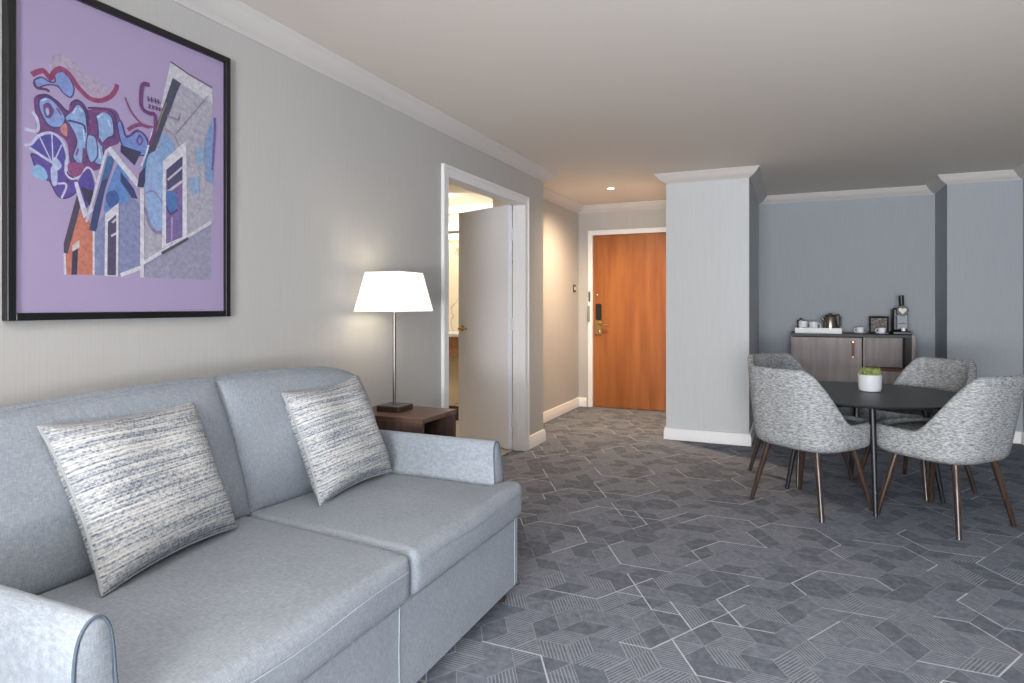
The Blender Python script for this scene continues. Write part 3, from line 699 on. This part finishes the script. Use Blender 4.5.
# back cushions, leaning
def lean_cushion(ya, yb, name, zt, xa, xb, sl, sr, tilt):
    mb = MB(); W = yb-ya; n = 26; th = .17; Hh = zt-.475; vs = {}
    def pt(u, v, s):
        a, b = 2*u-1, 2*v-1
        e = max(0, 1-abs(a)**3.6)*max(0, 1-abs(b)**3.4)
        t = th/2*(.34+.66*e**.5)
        sq = .010*(1-b*b)
        return (xa+(xb-xa)*u-.075*v-.02+s*t, ya+W*u+sq*a+sl*(1-u)*(1-v)+sr*u*(1-v)-(.045*u*v**3 if sl else 0), .472+Hh*v+.006*(1-a*a)*v-.006*abs(a)**8*v+tilt*a*v-(.05*u**6*v if sl else 0)+s*t*.12)
    def rnd(t): x = 2*t-1; return (math.sin(x*PI/2)*.75+x*.25+1)/2
    for s in (1, -1):
        for i in range(n+1):
            for j in range(n+1): vs[s, i, j] = len(mb.v); mb.v.append(pt(rnd(i/n), rnd(j/n), s))
        for i in range(n):
            for j in range(n): mb.face([vs[s, i, j], vs[s, i+1, j], vs[s, i+1, j+1], vs[s, i, j+1]])
    ring = [(i, 0) for i in range(n)]+[(n, j) for j in range(n)]+[(i, n) for i in range(n, 0, -1)]+[(0, j) for j in range(n, 0, -1)]
    prev = [vs[1, *q] for q in ring]
    for k in range(1, 6):
        cur = []
        for q in ring:
            m = Vector(mb.v[vs[1, *q]]).lerp(Vector(mb.v[vs[-1, *q]]), k/6); o = math.sin(PI*k/6)*.018
            m.y += o*(-1 if q[0] == 0 else 1 if q[0] == n else 0); m.z += o*(1 if q[1] == n else -.2 if q[1] == 0 else 0)
            cur.append(len(mb.v)); mb.v.append(tuple(m))
        for i in range(len(ring)): mb.face([prev[i], prev[(i+1) % len(ring)], cur[(i+1) % len(ring)], cur[i]])
        prev = cur
    cur = [vs[-1, *q] for q in ring]
    for i in range(len(ring)): mb.face([prev[i], prev[(i+1) % len(ring)], cur[(i+1) % len(ring)], cur[i]])
    o = mb.build(name, M_sofa, sofa, 75)
    edge = []
    for q in ring[n:]:
        a = Vector(mb.v[vs[1, *q]]); edge.append((a.x-.006, a.y+(.006 if q[0] == n else -.006 if q[0] == 0 else 0), a.z+(.006 if q[1] == n else 0)))
    MB().tube(edge, .0024, 6).build('piping', M_sofa, o, 60)
lean_cushion(SY0+.085, 1.585, 'back_cushion', .937, -1.765, -1.755, 0, .085, .014)
lean_cushion(1.605, SY1-.085, 'back_cushion', .942, -1.765, -1.695, .085, .018, -.006)

# ---------------------------------------------------------------- throw pillows
def pillow(name, label, bl, br, tl, tr, thick):
    """corners in the room (bottom-left, bottom-right, top-left, top-right), seen from the front"""
    bl, br, tl, tr = map(Vector, (bl, br, tl, tr)); n = 30
    nrm = (br-bl).cross(tl-bl).normalized()
    c = (bl+br+tl+tr)/4
    root = thing(name, label, 'pillow', (c.x, c.y, min(bl.z, br.z)), 'woven pillows on the sofa')
    mb = MB(); idx = {}
    def P(u, v, s):
        a, b = 2*u-1, 2*v-1
        ku = 1-.095*(1-b*b)*abs(a)**1.5; kv = 1-.085*(1-a*a)*abs(b)**1.5
        uu, vv = (a*ku+1)/2, (b*kv+1)/2
        p = (bl*(1-uu)+br*uu)*(1-vv)+(tl*(1-uu)+tr*uu)*vv
        t = thick/2*(max(0, (1-a**4))*max(0, (1-b**4)))**.62+.004
        t *= 1-.10*(math.sin(7*a+3*b)*.25+math.sin(5*b-4*a)*.3)
        return p+nrm*(s*t)
    for s in (1, -1):
        for i in range(n+1):
            for j in range(n+1): idx[s, i, j] = len(mb.v); mb.v.append(tuple(P(i/n, j/n, s)))
        for i in range(n):
            for j in range(n): mb.face([idx[s, i, j], idx[s, i+1, j], idx[s, i+1, j+1], idx[s, i, j+1]], 0, [(i/n, j/n), ((i+1)/n, j/n), ((i+1)/n, (j+1)/n), (i/n, (j+1)/n)])
    ring = [(i, 0) for i in range(n)]+[(n, j) for j in range(n)]+[(i, n) for i in range(n, 0, -1)]+[(0, j) for j in range(n, 0, -1)]
    for k in range(len(ring)):
        a, b = ring[k], ring[(k+1) % len(ring)]
        mb.face([idx[1, *a], idx[1, *b], idx[-1, *b], idx[-1, *a]], 0, [(a[0]/n, a[1]/n), (b[0]/n, b[1]/n), (b[0]/n, b[1]/n), (a[0]/n, a[1]/n)])
    mb.build('cover', M_pillow, root, 80)
    e = [P(q[0]/n, q[1]/n, 0) for q in ring]
    MB().tube(e, .0045, 8, closed=True).build('edge_seam', M_pilseam, root, 80)
pillow('throw_pillow', 'striped woven pillow on the near half of sofa, closest to the camera', (-1.560, 1.024, .494), (-1.650, 1.518, .494), (-1.745, .984, .902), (-1.79, 1.468, .902), .15)
pillow('throw_pillow', 'striped woven pillow leaning on the far half of sofa next to lamp', (-1.565, 1.818, .490), (-1.590, 2.298, .494), (-1.735, 1.808, .884), (-1.745, 2.25, .902), .15)

# ---------------------------------------------------------------- end table and lamp
et = thing('end_table', 'square dark walnut end table with open shelf beyond the sofa arm', 'side table', (-1.81, 2.69, 0))
ex0, ex1, ey0, ey1, ez = -2.03, -1.59, 2.55, 2.88, .675
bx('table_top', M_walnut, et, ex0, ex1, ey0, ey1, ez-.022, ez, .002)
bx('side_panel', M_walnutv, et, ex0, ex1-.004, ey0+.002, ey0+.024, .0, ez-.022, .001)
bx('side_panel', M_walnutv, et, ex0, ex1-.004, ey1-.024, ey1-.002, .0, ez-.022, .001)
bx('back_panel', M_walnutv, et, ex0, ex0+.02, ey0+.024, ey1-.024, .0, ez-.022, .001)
bx('shelf', M_walnut, et, ex0+.02, ex1-.01, ey0+.024, ey1-.024, .25, .27, .001)
lx, ly = -1.86, 2.715
lamp = thing('table_lamp', 'lit table lamp with white square shade and chrome stem on end table', 'lamp', (lx, ly, ez))
bx('base', M_nickel, lamp, lx-.066, lx+.066, ly-.062, ly+.07, ez, ez+.03, .002)
MB().tube([(lx, ly, ez+.03), (lx, ly, 1.20)], .0085, 16).build('stem', M_nickel, lamp, 40)
M_shade = bpy.data.materials.new('lit_lamp_shade'); M_shade.use_nodes = True
nt = M_shade.node_tree; nt.nodes.clear(); out = nt.nodes.new('ShaderNodeOutputMaterial'); ad = nt.nodes.new('ShaderNodeAddShader'); em = nt.nodes.new('ShaderNodeEmission'); df = nt.nodes.new('ShaderNodeBsdfDiffuse')
em.inputs[0].default_value = lin('FFF6E2'); em.inputs[1].default_value = .55; df.inputs[0].default_value = lin('F4EFE2')
nt.links.new(em.outputs[0], ad.inputs[0]); nt.links.new(df.outputs[0], ad.inputs[1]); nt.links.new(ad.outputs[0], out.inputs[0])
sz0, sz1, sb, st = 1.178, 1.375, .143, .104
def sq(h, z): return [(lx-h, ly-h, z), (lx+h, ly-h, z), (lx+h, ly+h, z), (lx-h, ly+h, z)]
MB().rings([sq(sb, sz0), sq(st, sz1), sq(st-.003, sz1), sq(sb-.003, sz0), sq(sb, sz0)], False).build('lamp_shade', M_shade, lamp)
MB().tube([(lx-st, ly, sz1-.01), (lx, ly, sz1-.012), (lx+st, ly, sz1-.01)], .002).tube([(lx, ly-st, sz1-.01), (lx, ly+st, sz1-.01)], .002).build('shade_carrier', M_nickel, lamp, 40)
MB().lathe([(.014, -.05), (.014, 0), (.02, .02), (.03, .05), (.026, .078), (.01, .09)], (lx, ly, 1.255), 20).build('bulb', M_bulb, lamp, 60)
light('table_lamp_glow', 'POINT', (lx, ly, 1.27), 1, (1, .86, .68), shadow_soft_size=.04)

# ---------------------------------------------------------------- dining table and plant
tx, ty, tz, tr_ = .39, 4.6, .655, .60
dt = thing('dining_table', 'round black dining table with four slim black legs among grey chairs', 'table', (tx, ty, 0))
MB().lathe([(tr_-.09, -.028), (tr_-.02, -.016), (tr_-.002, -.010), (tr_, -.004), (tr_-.002, 0)], (tx, ty, tz), 96).build('table_top', M_tabletop, dt, 30)
MB().tube([(tx-.3, ty, tz-.04), (tx+.3, ty, tz-.04)], .014).tube([(tx, ty-.3, tz-.042), (tx, ty+.3, tz-.042)], .014).build('under_frame', M_tableleg, dt, 40)
for ax, ay in ((0, -1), (1, 0), (0, 1), (-1, 0)):
    q1, q2 = ax*.997-ay*.07, ay*.997+ax*.07
    MB().tube([(tx+q1*.335, ty+q2*.335, tz-.028), (tx+q1*.44, ty+q2*.44, 0)], [.019, .0125], 16).build('leg', M_tableleg, dt, 40)
px_, py_ = .442, 4.69
pt = thing('potted_plant', 'low green plant in a small white pot on the black table', 'plant', (px_, py_, tz))
MB().lathe([(.045, 0), (.060, .004), (.066, .02), (.070, .105), (.066, .108), (.062, .104), (.058, .09)], (px_, py_, tz), 40).build('pot', M_pot, pt, 40)
MB().lathe([(.060, .088), (.03, .094), (.004, .095)], (px_, py_, tz), 24).build('soil', M_soil, pt, 40)
M_leafs = mat('succulent_green', '7C8A4A', .6)
n_ = noise(M_leafs, coords(M_leafs, (40, 40, 40)), 1, 2, .5); base(M_leafs, ramp(M_leafs, n_, [(.35, '55663A'), (.65, '9AA060')]))
mb = MB()
for k in range(190):
    r = .058*math.sqrt(random.random()); a = random.random()*2*PI; x = px_+r*math.cos(a); y = py_+r*math.sin(a)
    h = .030+.034*random.random(); t = random.random()*2*PI; dx, dy = .012*math.cos(t), .012*math.sin(t)
    mb.tube([(x, y, tz+.088), (x+dx*.5, y+dy*.5, tz+.092+h*.6), (x+dx, y+dy, tz+.092+h)], [.003, .005, .0008], 5)
mb.build('foliage', M_leafs, pt, 60)

# ---------------------------------------------------------------- dining chairs
def make_chair():
    root = thing('dining_chair', '', 'chair', (0, 0, 0), 'boucle tub chairs round the black table')
    a, bf, bbk, e = .285, .315, .262, 3.0; N = 96
    # sample plan outline by arc length, starting at rear centre
    raw = []
    for i in range(720):
        t = 2*PI*i/720; cx = math.sin(t); cy = -math.cos(t)
        x = a*math.copysign(abs(cx)**(2/e), cx); b = bf if cy > 0 else bbk
        raw.append(Vector((x, b*math.copysign(abs(cy)**(2/e), cy))))
    cum = [0]
    for i in range(720): cum.append(cum[-1]+(raw[(i+1) % 720]-raw[i]).length)
    tot = cum[-1]; pts = []; k = 0
    for j in range(N):
        s = tot*j/N
        while cum[k+1] < s: k += 1
        f = (s-cum[k])/max(1e-9, cum[k+1]-cum[k]); pts.append((raw[k].lerp(raw[(k+1) % 720], f), min(s, tot-s)))
    mb = MB(); R = []
    def prof(s):
        Hs = .525+.318*(1-sstep(.20, .48, s)); o = [(.16, .360), (.09, .363), (.045, .371), (.020, .382), (.006, .398), (0, .422)]
        for q in range(1, 9): o.append((0, .422+(Hs-.022-.422)*q/8))
        o += [(.005, Hs-.010), (.014, Hs-.002), (.027, Hs), (.040, Hs-.005), (.048, Hs-.018)]
        for q in range(1, 7): o.append((.050, Hs-.018+(.455-Hs+.018)*q/6))
        return o, Hs
    cols_ = []
    for p, s in pts:
        o, Hs = prof(s); rear = 1-sstep(.15, .75, s); col = []
        for d, z in o:
            L_ = p.length; q = p*((L_-d)/L_)
            up = max(0, z-.40)/.44
            q = q+Vector((0, -.085*up*rear)); q.x *= 1-.05*max(0, (z-.55)/.29)
            # lower shell tucks in a little
            col.append((q.x, q.y, z-.012*(s/.9)*0))
        cols_.append(col)
    n = len(cols_[0])
    R = [[cols_[j][i] for j in range(N)] for i in range(n)]
    mb.rings(R, True, True); mb.build('upholstered_shell', M_boucle, root, 70)
    sb_ = MB(); K = .055
    def sr(inset, z): return [((p*((p.length-inset)/p.length)).x, (p*((p.length-inset)/p.length)).y, z) for p, s in pts]
    sb_.rings([sr(.052, .42), sr(.050, .455), sr(.050, .48), sr(.056, .496), sr(.075, .508), sr(.12, .515), sr(.18, .518), sr(.24, .519)], True)
    sb_.build('seat', M_boucle, root, 60)
    for x, y in ((-1, -1), (1, -1), (-1, 1), (1, 1)):
        MB().tube([(x*.165, y*.16, .378), (x*.245, y*.225, 0)], [.0205, .0125], 16).build('leg', M_leg, root, 40)
    return root
def dup(root):
    r = root.copy(); C.objects.link(r)
    for ch in root.children:
        c = ch.copy(); C.objects.link(c); c.parent = r
    return r
ch0 = make_chair()
for k, (x, y, f, lab) in enumerate((
        (.083, 4.262, (.617, .787), 'grey fleck tub chair at front left of the table, its back to the camera'),
        (.765, 4.262, (-.75, .66), 'rightmost grey fleck tub chair, in front of the round black table'),
        (.73, 4.97, (-.707, -.707), 'grey fleck tub chair behind the table, facing the camera, right of the plant'),
        (.03, 4.97, (.707, -.707), 'grey fleck tub chair mostly hidden behind the front left chair'))):
    c = ch0 if k == 0 else dup(ch0)
    c.location = (x, y, 0); c.rotation_euler = (0, 0, math.atan2(-f[0], f[1])); c['label'] = lab

# ---------------------------------------------------------------- sideboard and what stands on it
sx0, sx1, sy0, sy1, sz = -.035, 1.03, 6.98, 7.44, .928
sd = thing('sideboard', 'grey wood sideboard with black top in the alcove', 'cabinet', ((sx0+sx1)/2, 7.2, 0))
bx('worktop', M_worktop, sd, sx0, sx1-.03, sy0-.005, sy1, sz-.03, sz, .002)
bx('side_panel', M_greywood, sd, sx1-.029, sx1, sy0, sy1, .0, sz-.002, .001)
bx('side_panel', M_greywood, sd, sx0, sx0+.02, sy0+.012, sy1, .0, sz-.031, .001)
bx('divider', M_greywood, sd, .60, .62, sy0+.005, sy1-.02, .06, sz-.031, .001)
bx('back_panel', M_greywood, sd, sx0+.02, sx1-.03, sy1-.02, sy1, .06, sz-.031, .001)
bx('plinth', M_nichedark, sd, sx0+.02, sx1-.03, sy0+.03, sy1-.02, 0, .06, .001)
dr = bx('door', M_greywood, sd, sx0, .588, sy0-.006, sy0+.012, .065, sz-.036, .002)
mb = MB().box(.500, .526, sy0-.022, sy0-.018, .70, .86, 0, .001).box(.500, .526, sy0-.018, sy0-.006, .70, .712).box(.500, .526, sy0-.018, sy0-.006, .848, .86); mb.build('strap_handle', M_leather, dr, fix=False)
for z in (.708, .852):
    mb = MB().lathe([(.007, 0), (.006, .004)], n=12); mb.v = [(.513+x, sy0-.0225-q, z+y) for x, y, q in mb.v]; mb.build('stud', M_brass, dr, 40)
bx('niche_side', M_nichedark, sd, sx1-.08, sx1-.03, sy0+.01, sy1-.021, .605, sz-.031, .001)
bx('shelf', M_leather, sd, .62, sx1-.03, sy0+.006, sy1-.021, .585, .604, .001)
bx('drawer_front', M_greywood, sd, .622, sx1-.031, sy0, sy0+.016, .33, .58, .002)
bx('drawer_front', M_greywood, sd, .622, sx1-.031, sy0, sy0+.016, .07, .325, .002)
bx('niche_screen', M_greywood, sd, .62, sx1-.08, 7.16, 7.175, .605, sz-.031, .001)

TZ = sz
tray = thing('serving_tray', 'shallow white tray holding cups and kettle on left of the sideboard', 'tray', (.22, 7.14, TZ))
bx('tray_floor', M_tray, tray, .0, .42, 7.0, 7.28, TZ, TZ+.008, .002)
mb = MB().box(.0, .42, 7.0, 7.010, TZ+.008, TZ+.055, 0, .002).box(.0, .42, 7.27, 7.28, TZ+.008, TZ+.055, 0, .002).box(.0, .01, 7.01, 7.27, TZ+.008, TZ+.055, 0, .002).box(.41, .42, 7.01, 7.27, TZ+.008, TZ+.055, 0, .002)
mb.build('rim', M_tray, tray, fix=False)
def cup(x, y, z, r, h, lab, sgn, name='mug', group=None):
    c = thing(name, lab, 'cup', (x, y, z), group)
    MB().lathe([(r*.6, 0), (r*.8, .004), (r*.98, h*.35), (r, h), (r*.93, h), (r*.88, h*.4), (r*.6, .012)], (x, y, z), 28).build('bowl', M_china, c, 45)
    MB().tube([(x+sgn*r*.93, y, z+h*.82), (x+sgn*r*1.45, y, z+h*.8), (x+sgn*r*1.6, y, z+h*.5), (x+sgn*r*1.3, y, z+h*.25), (x+sgn*r*.9, y, z+h*.22)], r*.13, 8).build('handle', M_china, c, 60)
    return c
cup(.075, 7.13, TZ+.008, .042, .112, 'white mug at the left end of the white tray', 1)
cup(.172, 7.10, TZ+.008, .040, .105, 'white mug between the left mug and the kettle', 1)
tb = thing('tea_caddy', 'dark lidded tea jar standing behind the left mug on tray', 'jar', (.055, 7.22, TZ+.008))
MB().lathe([(.036, 0), (.038, .01), (.038, .105)], (.055, 7.22, TZ+.008), 24).build('body', M_steelkettle, tb, 40)
MB().lathe([(.040, .106), (.040, .118), (.012, .126), (.010, .138)], (.055, 7.22, TZ+.008), 24).build('lid', M_darkmetal, tb, 40)
kx, ky, kz = .325, 7.14, TZ+.008
kt = thing('kettle', 'steel electric kettle with dark lid and handle on white tray', 'kettle', (kx, ky, kz))
MB().lathe([(.066, 0), (.070, .012), (.069, .05), (.064, .11), (.056, .15), (.052, .16)], (kx, ky, kz), 32).build('body', M_steelkettle, kt, 40)
MB().lathe([(.053, .161), (.05, .172), (.02, .178), (.010, .190)], (kx, ky, kz), 24).build('lid', M_black, kt, 40)
MB().tube([(kx+.04, ky, kz+.165), (kx+.072, ky, kz+.175), (kx+.088, ky, kz+.15), (kx+.088, ky, kz+.08), (kx+.068, ky, kz+.035)], [.010, .012, .012, .011, .009], 10).build('handle', M_black, kt, 60)
MB().tube([(kx-.05, ky, kz+.11), (kx-.072, ky, kz+.135), (kx-.082, ky, kz+.152)], [.02, .014, .011], 12).build('spout', M_steelkettle, kt, 60)
def espresso(x, y, lab1, lab2):
    s = MB().lathe([(.025, 0), (.035, .003), (.062, .011), (.060, .013), (.03, .006)], (x, y, TZ), 28).build('saucer', M_china, None, 45); tag(s, lab2, 'saucer', 'saucers on the sideboard')
    cup(x, y, TZ+.0065, .033, .055, lab1, -1, 'espresso_cup')
espresso(.585, 7.10, 'white espresso cup beside the black framed card, nearer the tray', 'white saucer under the espresso cup nearer the tray')
espresso(.765, 7.06, 'white espresso cup standing in front of the black framed card', 'white saucer in front of the black framed card')
pc = thing('framed_card', 'small black framed dark card standing on the sideboard', 'frame', (.757, 7.22, TZ))
mb = MB().box(.672, .842, 7.215, 7.23, TZ, TZ+.018).box(.672, .842, 7.215, 7.23, TZ+.152, TZ+.17).box(.672, .688, 7.215, 7.23, TZ+.018, TZ+.152).box(.826, .842, 7.215, 7.23, TZ+.018, TZ+.152)
mb.build('frame', M_cardframe, pc, fix=False)
M_card = mat('dark_card', '4A4548', .5)
n_ = noise(M_card, coords(M_card, (38, 1, 60)), 1, 2, .6); base(M_card, ramp(M_card, n_, [(.4, '35343A'), (.55, '5C5250'), (.68, '9A8474')]))
bx('card', M_card, pc, .688, .826, 7.222, 7.23, TZ+.018, TZ+.152, 0)
MB().box(.737, .777, 7.231, 7.29, TZ, TZ+.008).build('easel_back', M_black, pc)
mx, my = .94, 7.16
cm = thing('coffee_machine', 'black and silver capsule coffee machine at right end of sideboard', 'coffee machine', (mx, my, TZ))
bx('drip_base', M_black, cm, mx-.085, mx+.075, my-.13, my+.12, TZ, TZ+.03, .006)
bx('body', M_black, cm, mx-.075, mx+.055, my-.01, my+.12, TZ+.03, TZ+.25, .015)
bx('front_panel', M_silver, cm, mx-.045, mx+.050, my-.05, my-.011, TZ+.05, TZ+.19, .006)
bx('drip_slot', M_black, cm, mx-.03, mx+.035, my-.054, my-.051, TZ+.10, TZ+.108, 0)
def disc(rs, name, m, z, par=cm):
    mb = MB().lathe(rs, n=32); mb.v = [(mx+.003+x, my-.02-q, z+y) for x, y, q in mb.v]; mb.build(name, m, par, 40)
disc([(.05, 0), (.052, .02), (.048, .04)], 'brew_head', M_black, TZ+.225)
mb = MB(); hp = [(.033*(16*math.sin(t)**3)/16, .028*(13*math.cos(t)-5*math.cos(2*t)-2*math.cos(3*t)-math.cos(4*t))/13) for t in [2*PI*i/40 for i in range(40)]]
mb.prism([(mx+.003+a, TZ+.227+b) for a, b in hp], 1, my-.066, my-.0605); mb.build('heart_badge', M_cream, cm)
MB().tube([(mx+.0, my-.03, TZ+.262), (mx-.003, my-.035, TZ+.30), (mx-.006, my-.03, TZ+.372)], [.020, .022, .023], 16).build('lever', M_black, cm, 50)
MB().lathe([(.012, .0), (.018, .004), (.019, .035), (.017, .035)], (mx+.005, my-.10, TZ+.031), 20).build('capsule_cup', M_china, cm, 50)
MB().tube([(mx+.002, my-.035, TZ+.19), (mx+.002, my-.04, TZ+.165)], [.014, .009], 12).build('spout', M_silver, cm, 50)
